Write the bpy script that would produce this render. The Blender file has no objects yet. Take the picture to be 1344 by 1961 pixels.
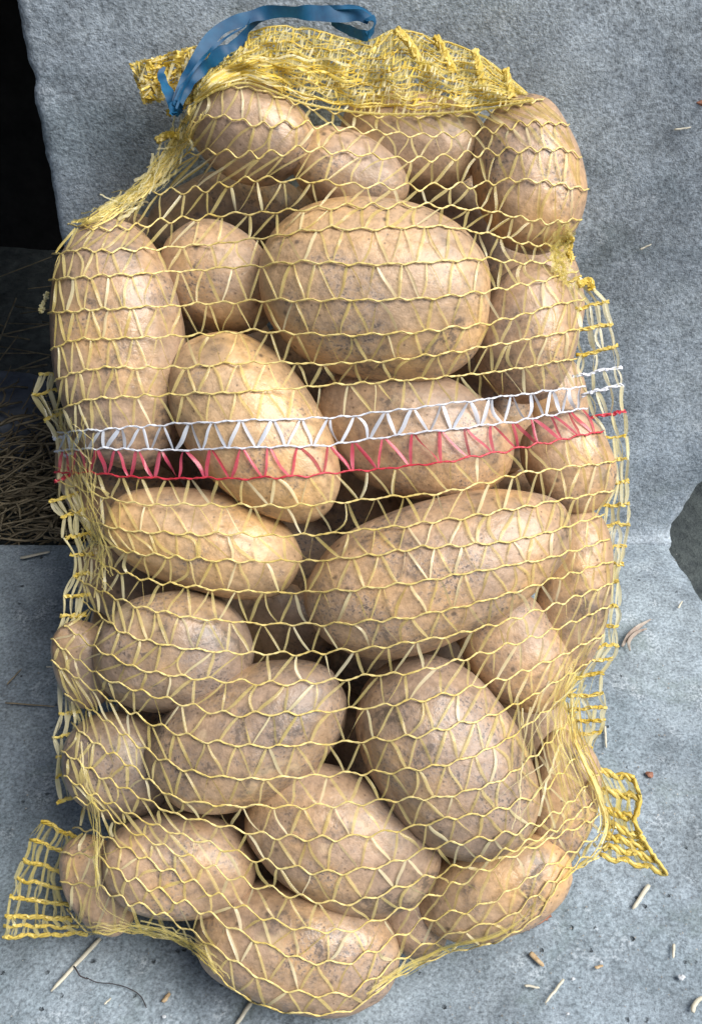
import bpy, bmesh, math, random
import numpy as np
from mathutils import Vector, Matrix
from mathutils.bvhtree import BVHTree

random.seed(7); rng = np.random.default_rng(7)
scene = bpy.context.scene
C = scene.collection
R = math.radians

# ------------------------------------------------------------------ camera
FPX, CX, CY = 2000.0, 672.0, 980.5          # focal length and centre in photo pixels
PITCH = R(41.0); H = 0.634; WALL_Y = 0.694
CAM = np.array([0.0, 0.0, H])
AR = np.array([1.0, 0, 0])
AF = np.array([0, math.cos(PITCH), -math.sin(PITCH)])
AU = np.array([0, math.sin(PITCH), math.cos(PITCH)])
cam = bpy.data.cameras.new('camera'); co = bpy.data.objects.new('camera', cam); C.objects.link(co)
co.location = CAM; co.rotation_euler = (math.pi/2 - PITCH, 0, 0)
cam.sensor_fit = 'VERTICAL'; cam.sensor_height = 24.0; cam.lens = FPX/1961*24.0
cam.clip_start = 0.02; cam.clip_end = 60
scene.camera = co

# ------------------------------------------------------------------ light
w = bpy.data.worlds.new('World'); scene.world = w; w.use_nodes = True
SUN_EL, SUN_AZ = R(54), R(114)              # azimuth clockwise from +Y : behind the camera, to its right
nt = w.node_tree; bg = nt.nodes['Background']
sky = nt.nodes.new('ShaderNodeTexSky'); sky.sky_type = 'NISHITA'; sky.sun_disc = False
sky.sun_elevation = SUN_EL; sky.sun_rotation = SUN_AZ; sky.air_density = 1.0; sky.dust_density = 3.0
nt.links.new(sky.outputs[0], bg.inputs[0]); bg.inputs[1].default_value = 0.072
sl = bpy.data.lights.new('sun', 'SUN'); so = bpy.data.objects.new('sun', sl); C.objects.link(so)
sl.energy = 3.0; sl.angle = R(42); sl.color = (1.0, 0.97, 0.93)
sd = Vector((math.sin(SUN_AZ)*math.cos(SUN_EL), math.cos(SUN_AZ)*math.cos(SUN_EL), math.sin(SUN_EL)))
so.rotation_euler = sd.to_track_quat('Z', 'Y').to_euler()
vs = scene.view_settings
vs.view_transform = 'Standard'; vs.look = 'None'; vs.gamma = 1.0; vs.use_curve_mapping = False
vs.exposure = 0.84
scene.cycles.max_bounces = 6; scene.cycles.transparent_max_bounces = 8

# ------------------------------------------------------------------ helpers
def V(px, py, d):
    px = np.asarray(px, float); py = np.asarray(py, float); d = np.asarray(d, float)
    k = ((px-CX)/FPX)[..., None]*AR - ((py-CY)/FPX)[..., None]*AU + AF
    return CAM + d[..., None]*k
def floor_d(py, z=0.0):
    return (H-z)/(math.sin(PITCH) + (np.asarray(py, float)-CY)/FPX*math.cos(PITCH))
def wall_d(py, y=WALL_Y):
    return y/(math.cos(PITCH) + (CY-np.asarray(py, float))/FPX*math.sin(PITCH))
def fpt(px, py, z=0.0): return V(px, py, floor_d(py, z))
def wpt(px, py, y=WALL_Y): return V(px, py, wall_d(py, y))

def tag(o, label=None, cat=None, group=None, kind=None):
    if label: o['label'] = label
    if cat: o['category'] = cat
    if group: o['group'] = group
    if kind: o['kind'] = kind
    return o

class MB:
    def __init__(s): s.v = []; s.f = []; s.n = 0
    def add(s, v, f):
        v = np.asarray(v, float).reshape(-1, 3); s.v.append(v)
        s.f += [tuple(i+s.n for i in q) for q in f]; s.n += len(v)
    def tube(s, p, r, sides=6, cap=True):
        p = np.asarray(p, float); n = len(p)
        r = np.broadcast_to(np.asarray(r, float), (n,))
        t = np.gradient(p, axis=0); t /= np.linalg.norm(t, axis=1)[:, None] + 1e-12
        ref = -AF if abs(np.dot(t.mean(0), AF)) < .8 else AR
        a = np.cross(t, ref); a /= np.linalg.norm(a, axis=1)[:, None] + 1e-12
        b = np.cross(t, a)
        an = np.arange(sides)*2*math.pi/sides
        ring = p[:, None, :] + r[:, None, None]*(np.cos(an)[None, :, None]*a[:, None, :] + np.sin(an)[None, :, None]*b[:, None, :])
        f = []
        for i in range(n-1):
            for j in range(sides):
                k = (j+1) % sides
                f.append((i*sides+j, i*sides+k, (i+1)*sides+k, (i+1)*sides+j))
        if cap:
            f.append(tuple(range(sides))[::-1]); f.append(tuple((n-1)*sides+j for j in range(sides)))
        s.add(ring, f)
    def ribbon(s, p, wd, tw=0.0, cup=0.0):
        p = np.asarray(p, float); n = len(p)
        wd = np.broadcast_to(np.asarray(wd, float), (n,)); tw = np.broadcast_to(np.asarray(tw, float), (n,))
        t = np.gradient(p, axis=0); t /= np.linalg.norm(t, axis=1)[:, None] + 1e-12
        nr = CAM - p; nr /= np.linalg.norm(nr, axis=1)[:, None]
        sd_ = np.cross(t, nr); sd_ /= np.linalg.norm(sd_, axis=1)[:, None] + 1e-12
        nr = np.cross(sd_, t)
        u = sd_*np.cos(tw)[:, None] + nr*np.sin(tw)[:, None]
        m = np.cross(t, u)
        L = p - u*wd[:, None]/2; Rr = p + u*wd[:, None]/2; M = p + m*(wd*cup)[:, None]
        vv = np.stack([L, M, Rr], 1)
        f = []
        for i in range(n-1):
            a = i*3
            f += [(a, a+1, a+4, a+3), (a+1, a+2, a+5, a+4)]
        s.add(vv, f)
    def build(s, name, mat, parent=None, smooth=True):
        loc = np.array(parent['_w']) if parent is not None and '_w' in parent else np.zeros(3)
        v = np.concatenate(s.v) - loc
        me = bpy.data.meshes.new(name); me.from_pydata(v.tolist(), [], s.f); me.update()
        me.materials.append(mat)
        if smooth: me.polygons.foreach_set('use_smooth', [True]*len(me.polygons))
        o = bpy.data.objects.new(name, me); C.objects.link(o)
        if parent is not None: o.parent = parent
        return o

def spline(pts, n):
    """smooth resampling of a polyline (any dimension) to n points by chord length"""
    p = np.asarray(pts, float); k = len(p)
    if k == 2: return p[0] + (p[1]-p[0])*np.linspace(0, 1, n)[:, None]
    t = np.concatenate([[0], np.cumsum(np.linalg.norm(np.diff(p, axis=0), axis=1)+1e-9)])
    m = np.gradient(p, t, axis=0)
    q = np.linspace(0, t[-1], n); i = np.clip(np.searchsorted(t, q, 'right')-1, 0, k-2)
    h = (t[i+1]-t[i])[:, None]; u = ((q-t[i])/(t[i+1]-t[i]))[:, None]
    return ((2*u**3-3*u**2+1)*p[i] + (u**3-2*u**2+u)*h*m[i] + (-2*u**3+3*u**2)*p[i+1] + (u**3-u**2)*h*m[i+1])

# ------------------------------------------------------------------ materials
def mat(name):
    m = bpy.data.materials.new(name); m.use_nodes = True
    n = m.node_tree; return m, n, n.nodes['Principled BSDF'], n.nodes['Material Output']
def N(n, t, **kw):
    x = n.nodes.new(t)
    for k, v in kw.items():
        if k in ('operation', 'blend_type', 'data_type', 'feature', 'distance', 'musgrave_type', 'noise_dimensions'): setattr(x, k, v)
        else: x.inputs[k].default_value = v
    return x
def ramp(n, src, stops):
    r = n.nodes.new('ShaderNodeValToRGB'); e = r.color_ramp.elements
    while len(e) < len(stops): e.new(0.5)
    for q, (p, c) in zip(e, stops):
        q.position = p; q.color = (*c, 1) if len(c) == 3 else c
    n.links.new(src, r.inputs[0]); return r.outputs[0]
def mix(n, fac, a, b, blend='MIX'):
    x = n.nodes.new('ShaderNodeMix'); x.data_type = 'RGBA'; x.blend_type = blend
    for s_, v in ((0, fac), (6, a), (7, b)):
        if isinstance(v, bpy.types.NodeSocket): n.links.new(v, x.inputs[s_])
        elif s_ == 0: x.inputs[0].default_value = v
        else: x.inputs[s_].default_value = (*v, 1)
    return x.outputs[2]
def math_(n, op, a, b=0.5):
    x = n.nodes.new('ShaderNodeMath'); x.operation = op
    for i, v in enumerate((a, b)):
        if isinstance(v, bpy.types.NodeSocket): n.links.new(v, x.inputs[i])
        else: x.inputs[i].default_value = v
    return x.outputs[0]
G = lambda v: (v, v, v)
def noise(n, co_, scale, detail=4, rough=.55, dist=0.0):
    x = N(n, 'ShaderNodeTexNoise', Scale=scale, Detail=detail, Roughness=rough, Distortion=dist)
    n.links.new(co_, x.inputs['Vector']); return x.outputs['Fac']
def voro(n, co_, scale, feature='F1'):
    x = N(n, 'ShaderNodeTexVoronoi', feature=feature, Scale=scale)
    n.links.new(co_, x.inputs['Vector']); return x
def bump(n, b, heights):
    """all relief summed (metres) into one bump node"""
    tot = None
    for h, st, di in heights:
        q = math_(n, 'MULTIPLY', h, st*di); tot = q if tot is None else math_(n, 'ADD', tot, q)
    q = N(n, 'ShaderNodeBump', Strength=1.0, Distance=1.0); n.links.new(tot, q.inputs['Height'])
    n.links.new(q.outputs[0], b.inputs['Normal'])

def potato_material():
    m, n, b, o = mat('potato_skin')
    tc = n.nodes.new('ShaderNodeTexCoord'); oi = n.nodes.new('ShaderNodeObjectInfo')
    off = math_(n, 'MULTIPLY', oi.outputs['Random'], 37.0)
    va = N(n, 'ShaderNodeVectorMath', operation='ADD')
    n.links.new(tc.outputs['Object'], va.inputs[0]); n.links.new(off, va.inputs[1]); P = va.outputs[0]
    sep = n.nodes.new('ShaderNodeSeparateColor'); n.links.new(oi.outputs['Color'], sep.inputs[0]); tone = sep.outputs[0]
    broad = noise(n, P, 20, 3, .55)
    col = ramp(n, broad, [(.32, (.51, .350, .190)), (.46, (.44, .315, .200)), (.58, (.39, .292, .210)), (.72, (.31, .232, .170))])
    col = mix(n, 1.0, col, ramp(n, tone, [(0, (1.20, 1.08, .84)), (.5, (1.03, .94, .86)), (1, (.68, .68, .74))]), 'MULTIPLY')
    mott = noise(n, P, 260, 3, .7)
    col = mix(n, .6, col, ramp(n, mott, [(.33, G(.58)), (.5, G(1.0)), (.68, G(1.28))]), 'MULTIPLY')
    # netted, scurfy greyish patches
    shift = math_(n, 'MULTIPLY', tone, .10)
    scurf_a = ramp(n, math_(n, 'ADD', noise(n, P, 28, 3, .6), shift), [(.52, G(0)), (.68, G(1))])
    fineN = noise(n, P, 430, 2, .7)
    sc = math_(n, 'MULTIPLY', scurf_a, ramp(n, fineN, [(.42, G(0)), (.54, G(1))]))
    col = mix(n, math_(n, 'MULTIPLY', sc, .50), col, (.285, .235, .205))
    fl_ = math_(n, 'MULTIPLY', scurf_a, ramp(n, fineN, [(.57, G(0)), (.62, G(1))]))
    col = mix(n, math_(n, 'MULTIPLY', fl_, .8), col, (.10, .078, .066))
    # soil smears and bruises
    so_a = ramp(n, math_(n, 'ADD', noise(n, P, 24, 4, .66, .5), shift), [(.57, G(0)), (.69, G(1))])
    so_ = math_(n, 'MULTIPLY', so_a, ramp(n, mott, [(.40, G(.1)), (.56, G(1))]))
    col = mix(n, math_(n, 'MULTIPLY', so_, .85), col, (.105, .080, .062))
    pale = ramp(n, noise(n, P, 48, 2, .5), [(.64, G(0)), (.72, G(1))])
    col = mix(n, math_(n, 'MULTIPLY', pale, .35), col, (.60, .46, .28))
    # lenticels and pin-prick specks
    vz = voro(n, P, 190); sp = ramp(n, vz.outputs['Distance'], [(.06, G(1)), (.17, G(0))])
    keep = ramp(n, vz.outputs['Color'], [(.42, G(0)), (.50, G(1))])
    spk = math_(n, 'MULTIPLY', sp, keep)
    col = mix(n, math_(n, 'MULTIPLY', spk, .72), col, (.10, .066, .040))
    vz2 = voro(n, P, 75); sp2 = ramp(n, vz2.outputs['Distance'], [(.06, G(1)), (.15, G(0))])
    keep2 = ramp(n, vz2.outputs['Color'], [(.52, G(0)), (.60, G(1))])
    spk2 = math_(n, 'MULTIPLY', sp2, keep2)
    col = mix(n, math_(n, 'MULTIPLY', spk2, .75), col, (.075, .055, .042))
    # eye scars are stored in the mesh
    at = n.nodes.new('ShaderNodeAttribute'); at.attribute_name = 'eye'
    ey = math_(n, 'MULTIPLY', at.outputs['Fac'], ramp(n, mott, [(.35, G(.35)), (.6, G(1))]))
    col = mix(n, ey, col, (.13, .088, .058))
    n.links.new(col, b.inputs['Base Color'])
    n.links.new(ramp(n, broad, [(.3, G(.28)), (.7, G(.52))]), b.inputs['Roughness'])
    b.inputs['Specular IOR Level'].default_value = .55
    bump(n, b, [(noise(n, P, 50, 2, .5), .4, .004), (mott, .5, .0010)])
    return m

def net_material(name, c1, c2, alpha, rough=.3, transl=.35):
    m, n, b, o = mat(name)
    tc = n.nodes.new('ShaderNodeTexCoord')
    col = ramp(n, noise(n, tc.outputs['Object'], 55, 4, .6), [(.35, c1), (.65, c2)])
    n.links.new(col, b.inputs['Base Color'])
    b.inputs['Roughness'].default_value = rough; b.inputs['Specular IOR Level'].default_value = .6
    tr = n.nodes.new('ShaderNodeBsdfTranslucent'); n.links.new(col, tr.inputs[0])
    ms = n.nodes.new('ShaderNodeMixShader'); ms.inputs[0].default_value = transl
    n.links.new(b.outputs[0], ms.inputs[1]); n.links.new(tr.outputs[0], ms.inputs[2])
    out = ms.outputs[0]
    if alpha < 1:
        tp = n.nodes.new('ShaderNodeBsdfTransparent'); tp.inputs[0].default_value = (*[min(1, .55+.6*x) for x in c2], 1)
        m2 = n.nodes.new('ShaderNodeMixShader'); m2.inputs[0].default_value = alpha
        n.links.new(tp.outputs[0], m2.inputs[1]); n.links.new(out, m2.inputs[2]); out = m2.outputs[0]
    n.links.new(out, o.inputs[0]); return m

def concrete(name, base, scale_pit, pit, rough_b, moss=.25):
    m, n, b, o = mat(name)
    tc = n.nodes.new('ShaderNodeTexCoord'); P = tc.outputs['Object']
    d = base[1]
    big = noise(n, P, 9, 4, .62)
    col = ramp(n, big, [(.30, tuple(x*.60 for x in base)), (.5, base), (.70, tuple(x*1.36 for x in base))])
    blot = noise(n, P, 5.5, 5, .7, .8)
    col = mix(n, .8, col, ramp(n, blot, [(.36, (.70, .74, .74)), (.5, G(1)), (.62, (1.16, 1.14, 1.10))]), 'MULTIPLY')
    fine = noise(n, P, 420, 3, .75)
    col = mix(n, .75, col, ramp(n, fine, [(.32, G(.40)), (.5, G(1)), (.68, G(1.6))]), 'MULTIPLY')
    mid = noise(n, P, 70, 4, .7)
    col = mix(n, .6, col, ramp(n, mid, [(.32, G(.70)), (.5, G(1)), (.70, G(1.25))]), 'MULTIPLY')
    # pale scuffs, greenish stains, dark pits
    sc = math_(n, 'MULTIPLY', ramp(n, noise(n, P, 24, 6, .7), [(.56, G(0)), (.68, G(1))]), ramp(n, fine, [(.45, G(0)), (.6, G(1))]))
    col = mix(n, math_(n, 'MULTIPLY', sc, .6), col, (.58, .63, .67))
    gr = ramp(n, noise(n, P, 14, 5, .65, .6), [(.55, G(0)), (.70, G(1))])
    col = mix(n, math_(n, 'MULTIPLY', gr, moss), col, (.13, .17, .15))
    vp = voro(n, P, scale_pit); pp = ramp(n, math_(n, 'ADD', vp.outputs['Distance'], math_(n, 'MULTIPLY', fine, .35)), [(.24, G(1)), (.40, G(0))])
    kp = ramp(n, vp.outputs['Color'], [(1-pit, G(0)), (min(1, 1.04-pit), G(1))])
    pits = math_(n, 'MULTIPLY', pp, kp)
    col = mix(n, math_(n, 'MULTIPLY', pits, .7), col, tuple(x*.28 for x in base))
    n.links.new(col, b.inputs['Base Color']); b.inputs['Roughness'].default_value = .88
    b.inputs['Specular IOR Level'].default_value = .2
    bump(n, b, [(mid, rough_b, .0022), (fine, rough_b, .0015), (pits, -.9, .0025)])
    return m

def simple(name, c1, c2, scale=60, rough=.8, bmp=.3, dist=.001, stretch=None):
    m, n, b, o = mat(name)
    tc = n.nodes.new('ShaderNodeTexCoord'); P = tc.outputs['Object']
    f = noise(n, P, scale, 5, .65)
    n.links.new(ramp(n, f, [(.32, c1), (.68, c2)]), b.inputs['Base Color'])
    b.inputs['Roughness'].default_value = rough; b.inputs['Specular IOR Level'].default_value = .3
    bump(n, b, [(f, bmp, dist)]); return m

M = {}
M['potato'] = potato_material()
YEL1, YEL2 = (.52, .375, .060), (.64, .50, .135)
M['chain'] = net_material('net_chain_yellow', (.74, .575, .17), (.86, .73, .33), 1, .32, .2)
M['tape'] = net_material('net_tape_yellow', (.70, .58, .20), (.85, .74, .37), .42, .18, .3)
M['gold'] = net_material('net_bunched_gold', (.72, .53, .07), (.85, .70, .22), 1, .3, .35)
M['pale'] = net_material('net_tape_pale', (.80, .72, .38), (.90, .84, .58), .60, .18, .35)
M['wchain'] = net_material('net_chain_white', (.70, .73, .80), (.82, .85, .92), 1, .35, .2)
M['wtape'] = net_material('net_tape_white', (.58, .66, .78), (.78, .84, .92), .85, .22, .3)
M['rchain'] = net_material('net_chain_red', (.56, .030, .055), (.70, .06, .09), 1, .35, .2)
M['rtape'] = net_material('net_tape_red', (.64, .05, .11), (.76, .17, .25), .70, .22, .35)
M['blue'] = net_material('drawstring_blue', (.005, .050, .125), (.010, .105, .22), 1, .3, .2)
_b = M['blue'].node_tree.nodes['Principled BSDF']; _b.inputs['Roughness'].default_value = .5; _b.inputs['Specular IOR Level'].default_value = .3
M['wall'] = concrete('rough_wall_concrete', (.300, .348, .392), 120, .26, .60, .25)
M['floor'] = concrete('floor_concrete', (.208, .250, .284), 140, .20, .45, .5)
M['soil'] = simple('mossy_soil', (.035, .043, .046), (.095, .112, .108), 45, .95, .8, .01)
M['dark'] = simple('shade_boards', (.012, .011, .010), (.030, .027, .024), 30, .95, .5, .004)  # near-black colour stands in for the hollow's shade
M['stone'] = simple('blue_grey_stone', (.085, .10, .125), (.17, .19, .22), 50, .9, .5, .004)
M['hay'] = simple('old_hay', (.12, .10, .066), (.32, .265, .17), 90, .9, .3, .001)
M['straw'] = simple('pale_straw', (.42, .40, .31), (.58, .55, .45), 160, .6, .3, .0005)
M['husk'] = simple('brown_husk', (.24, .15, .07), (.55, .43, .27), 240, .7, .4, .0005)
M['peel'] = simple('brown_skin_flake', (.17, .075, .05), (.30, .14, .09), 120, .7, .4, .001)
M['leaf'] = simple('withered_leaf', (.22, .16, .13), (.42, .38, .32), 140, .8, .4, .001)
M['hair'] = simple('dark_fibre', (.03, .028, .03), (.06, .05, .05), 100, .7, .1, .0002)
M['dirt'] = simple('soil_crumbs', (.07, .065, .06), (.38, .38, .36), 30, .95, .3, .001)
M['grit'] = simple('pale_grit', (.36, .39, .42), (.55, .58, .60), 200, .9, .4, .001)

# ------------------------------------------------------------------ the setting
def fbm(x, y, seed, base=6.0, octs=5):
    r = np.random.default_rng(seed); o = np.zeros_like(x); a = 1.0; f = base
    for _ in range(octs):
        for _k in range(3):
            an = r.uniform(0, 2*math.pi); ph = r.uniform(0, 6.28)
            o += a*np.sin(f*(x*math.cos(an)+y*math.sin(an))+ph+1.3*np.sin(f*.6*(x*math.sin(an)-y*math.cos(an))+ph*2))/3
        a *= .55; f *= 2.1
    return o
def grid_mesh(P, skirt=None):
    nv, nu = P.shape[:2]; f = []
    for j in range(nv-1):
        for i in range(nu-1):
            a = j*nu+i; f.append((a, a+1, a+nu+1, a+nu))
    m = MB(); m.add(P, f)
    if skirt is not None:
        idx = [i for i in range(nu)] + [j*nu+nu-1 for j in range(1, nv)] + [(nv-1)*nu+i for i in range(nu-2, -1, -1)] + [j*nu for j in range(nv-2, 0, -1)]
        b = P.reshape(-1, 3)[idx] + np.array(skirt); k0 = m.n
        m.v.append(b); m.n += len(b); L = len(idx)
        for i in range(L):
            j = (i+1) % L; m.f.append((idx[j], idx[i], k0+i, k0+j))
    return m

# floor slab: right edge runs away to the front from the broken corner
nA = fpt(1283, 1044); nB = fpt(1350, 1150)
def slab_xr(y):
    t = (nA[1]-y)/(nA[1]-nB[1])
    return np.where(t < 0, nA[0], np.where(t < 14, nA[0]+(nB[0]-nA[0])*t, 1.2))
ys = np.concatenate([np.linspace(-.9, .05, 30), np.linspace(.06, WALL_Y-.002, 170)])
us = np.linspace(0, 1, 220)
Yg = np.repeat(ys[:, None], len(us), 1)
xr = slab_xr(Yg); xr = np.minimum(xr, 1.2) + .0016*fbm(Yg*3, Yg*0+2, 3, 40)
Xg = -1.2 + (xr+1.2)*us[None, :]
Zg = .0011*fbm(Xg, Yg, 5, 14, 5) - .002
edge = np.clip((xr-Xg)/.012, 0, 1); Zg -= .003*(1-edge)**2
back = np.clip((WALL_Y-Yg)/.01, 0, 1)*1.0; left_lip = (Xg < -.24); Zg = np.where(left_lip, Zg-.008*(1-back)**2, Zg)
fl = grid_mesh(np.stack([Xg, Yg, Zg], -1), (0, 0, -.09)).build('concrete_floor', M['floor']); tag(fl, kind='structure')

gx, gy = np.meshgrid(np.linspace(-1.6, 1.6, 120), np.linspace(-.9, 2.0, 120))
gz = -.055 + .010*fbm(gx, gy, 9, 10, 5)
tag(grid_mesh(np.stack([gx, gy, gz-.02], -1)).build('ground', M['soil']), kind='structure')

# leaning wall block
eT = wpt(30, 0); eB = wpt(115, 440); slope = (eB[0]-eT[0])/(eB[2]-eT[2])
zs = np.concatenate([np.linspace(-.05, .46, 200), np.linspace(.465, .78, 30)])
chip = wpt(82, 150); rA = wpt(1344, 925); rB = wpt(1286, 1008); rC = wpt(1279, 1040)
def wall_l(z):
    x = eT[0] + slope*(z-eT[2]) + .0009*fbm(z, z*0, 21, 160, 5)
    return x + .003*np.exp(-((z-chip[2])/.008)**2)
def wall_r(z):
    r = np.interp(z, [-.05, rC[2], rB[2], rA[2], rA[2]+.10, rA[2]+.25], [rC[0]-.003, rC[0], rB[0], rA[0], rA[0]+.13, .62])
    return r + .0016*fbm(z, z*0+1, 22, 140, 5)
rows_ = []
U = np.linspace(0, 1, 230)
for z in zs:
    a, b_ = float(wall_l(np.array([z]))[0]), float(wall_r(np.array([z]))[0])
    xs = a + (b_-a)*U
    e = np.minimum(xs-a, b_-xs); yy = WALL_Y + .003*np.exp(-e/.0025) - .006*np.exp(-max(z, 0)/.004)*(1+.5*fbm(xs, xs*0, 33, 30, 4))
    yy = yy + .0012*fbm(xs, np.full_like(xs, z), 31, 22, 5)
    pts = np.stack([xs, yy, np.full_like(xs, z)], -1)
    L = np.array([[a+.001, WALL_Y+.30, z], [a, WALL_Y+.02, z]]); Rr = np.array([[b_, WALL_Y+.02, z], [b_-.001, WALL_Y+.30, z]])
    rows_.append(np.concatenate([L, pts, Rr]))
wm = grid_mesh(np.stack(rows_))
k = len(U)+4; top = [(len(zs)-1)*k+i for i in range(k)]
wm.f.append(tuple(top))
tag(wm.build('concrete_wall', M['wall']), 'rough grey concrete wall block behind the sack, its right foot broken off', 'wall')

# dark hollow to the left of the block, boards added to keep it in shade
hol = MB()
def slab(m, x0, x1, y0, y1, z0, z1):
    v = [(x, y, z) for x in (x0, x1) for y in (y0, y1) for z in (z0, z1)]
    m.add(v, [(0, 1, 3, 2), (4, 6, 7, 5), (0, 4, 5, 1), (2, 3, 7, 6), (0, 2, 6, 4), (1, 5, 7, 3)])
hroot = bpy.data.objects.new('shade_screen', None); C.objects.link(hroot); hroot.location = (-.6, 1.4, -.05); hroot['_w'] = (-.6, 1.4, -.05)
tag(hroot, 'added dark boards that shade the hollow and the left side', 'wall')
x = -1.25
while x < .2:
    wd_ = random.uniform(.11, .15); m = MB(); slab(m, x, x+wd_-.006, 1.40+random.uniform(0, .008), 1.425, -.08, 1.05); m.build('shade_plank', M['dark'], hroot, False); x += wd_
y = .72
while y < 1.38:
    m = MB(); slab(m, -.86, -.84+random.uniform(0, .006), y, y+.125, -.08, 1.05); m.build('shade_plank', M['dark'], hroot, False); y += .132
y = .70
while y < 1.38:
    m = MB(); slab(m, -.86, .2, y, y+.125, .50, .52); m.build('shade_plank', M['dark'], hroot, False); y += .132  # low roof out of view, added to cut the light in the hollow

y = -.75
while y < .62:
    m = MB(); slab(m, -.60, -.58+random.uniform(0, .006), y, y+.125, -.01, 1.05); m.build('shade_plank', M['dark'], hroot, False); y += .132  # unseen boards added beyond the left edge to block sky light

# flat stone in the hollow
def stone(name, px0, px1, py0, py1, z, seed, label, material):
    a = fpt(px0, py0, z); b_ = fpt(px1, py1, z)
    u, v = np.meshgrid(np.linspace(-1, 1, 40), np.linspace(-1, 1, 40))
    x = (a[0]+b_[0])/2 + (b_[0]-a[0])/2*u*(1-.12*v*v); y = (a[1]+b_[1])/2 + (b_[1]-a[1])/2*v*(1-.12*u*u)
    z_ = z - .02*(np.abs(u)**8+np.abs(v)**8) + .003*fbm(x, y, seed, 30, 5)
    x = x + .004*fbm(y, x, seed+1, 40, 3)
    return tag(grid_mesh(np.stack([x, y, z_], -1), (0, 0, -.06)).build(name, material), label, 'stone')
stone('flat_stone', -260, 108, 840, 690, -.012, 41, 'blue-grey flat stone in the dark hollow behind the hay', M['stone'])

# hay in the hollow
hay = MB()
for i in range(560):
    px = random.uniform(-120, 190); py = random.gauss(915, 85)
    if py > 1040 and px < 100: py = random.uniform(850, 1030)
    c = fpt(px, py, random.uniform(-.045, .006)); c[1] = max(c[1], WALL_Y+.006)
    L = random.uniform(.02, .075); a = random.gauss(.6, .8); bz = random.gauss(0, .18)
    t = np.linspace(-1, 1, 5)[:, None]
    dirv = np.array([math.cos(a), math.sin(a), bz]); cv = np.array([random.gauss(0, 1), random.gauss(0, 1), random.gauss(0, .5)])*.006
    p = c + dirv*L/2*t + cv*(1-t**2)
    p[:, 1] = np.maximum(p[:, 1], WALL_Y+.003)
    hay.tube(p, random.uniform(.0005, .0014), 4)
for i in range(70):   # darker strands further in
    c = np.array([random.uniform(-.55, -.22), random.uniform(.85, 1.25), random.uniform(-.05, .02)])
    L = random.uniform(.04, .12); a = random.uniform(0, 3.1); t = np.linspace(-1, 1, 4)[:, None]
    hay.tube(c + np.array([math.cos(a), math.sin(a), random.gauss(0, .2)])*L/2*t, random.uniform(.0006, .0013), 4)
tag(hay.build('hay', M['hay']), 'matted old hay in the dark hollow beside the sack', 'hay', kind='stuff')

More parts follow.
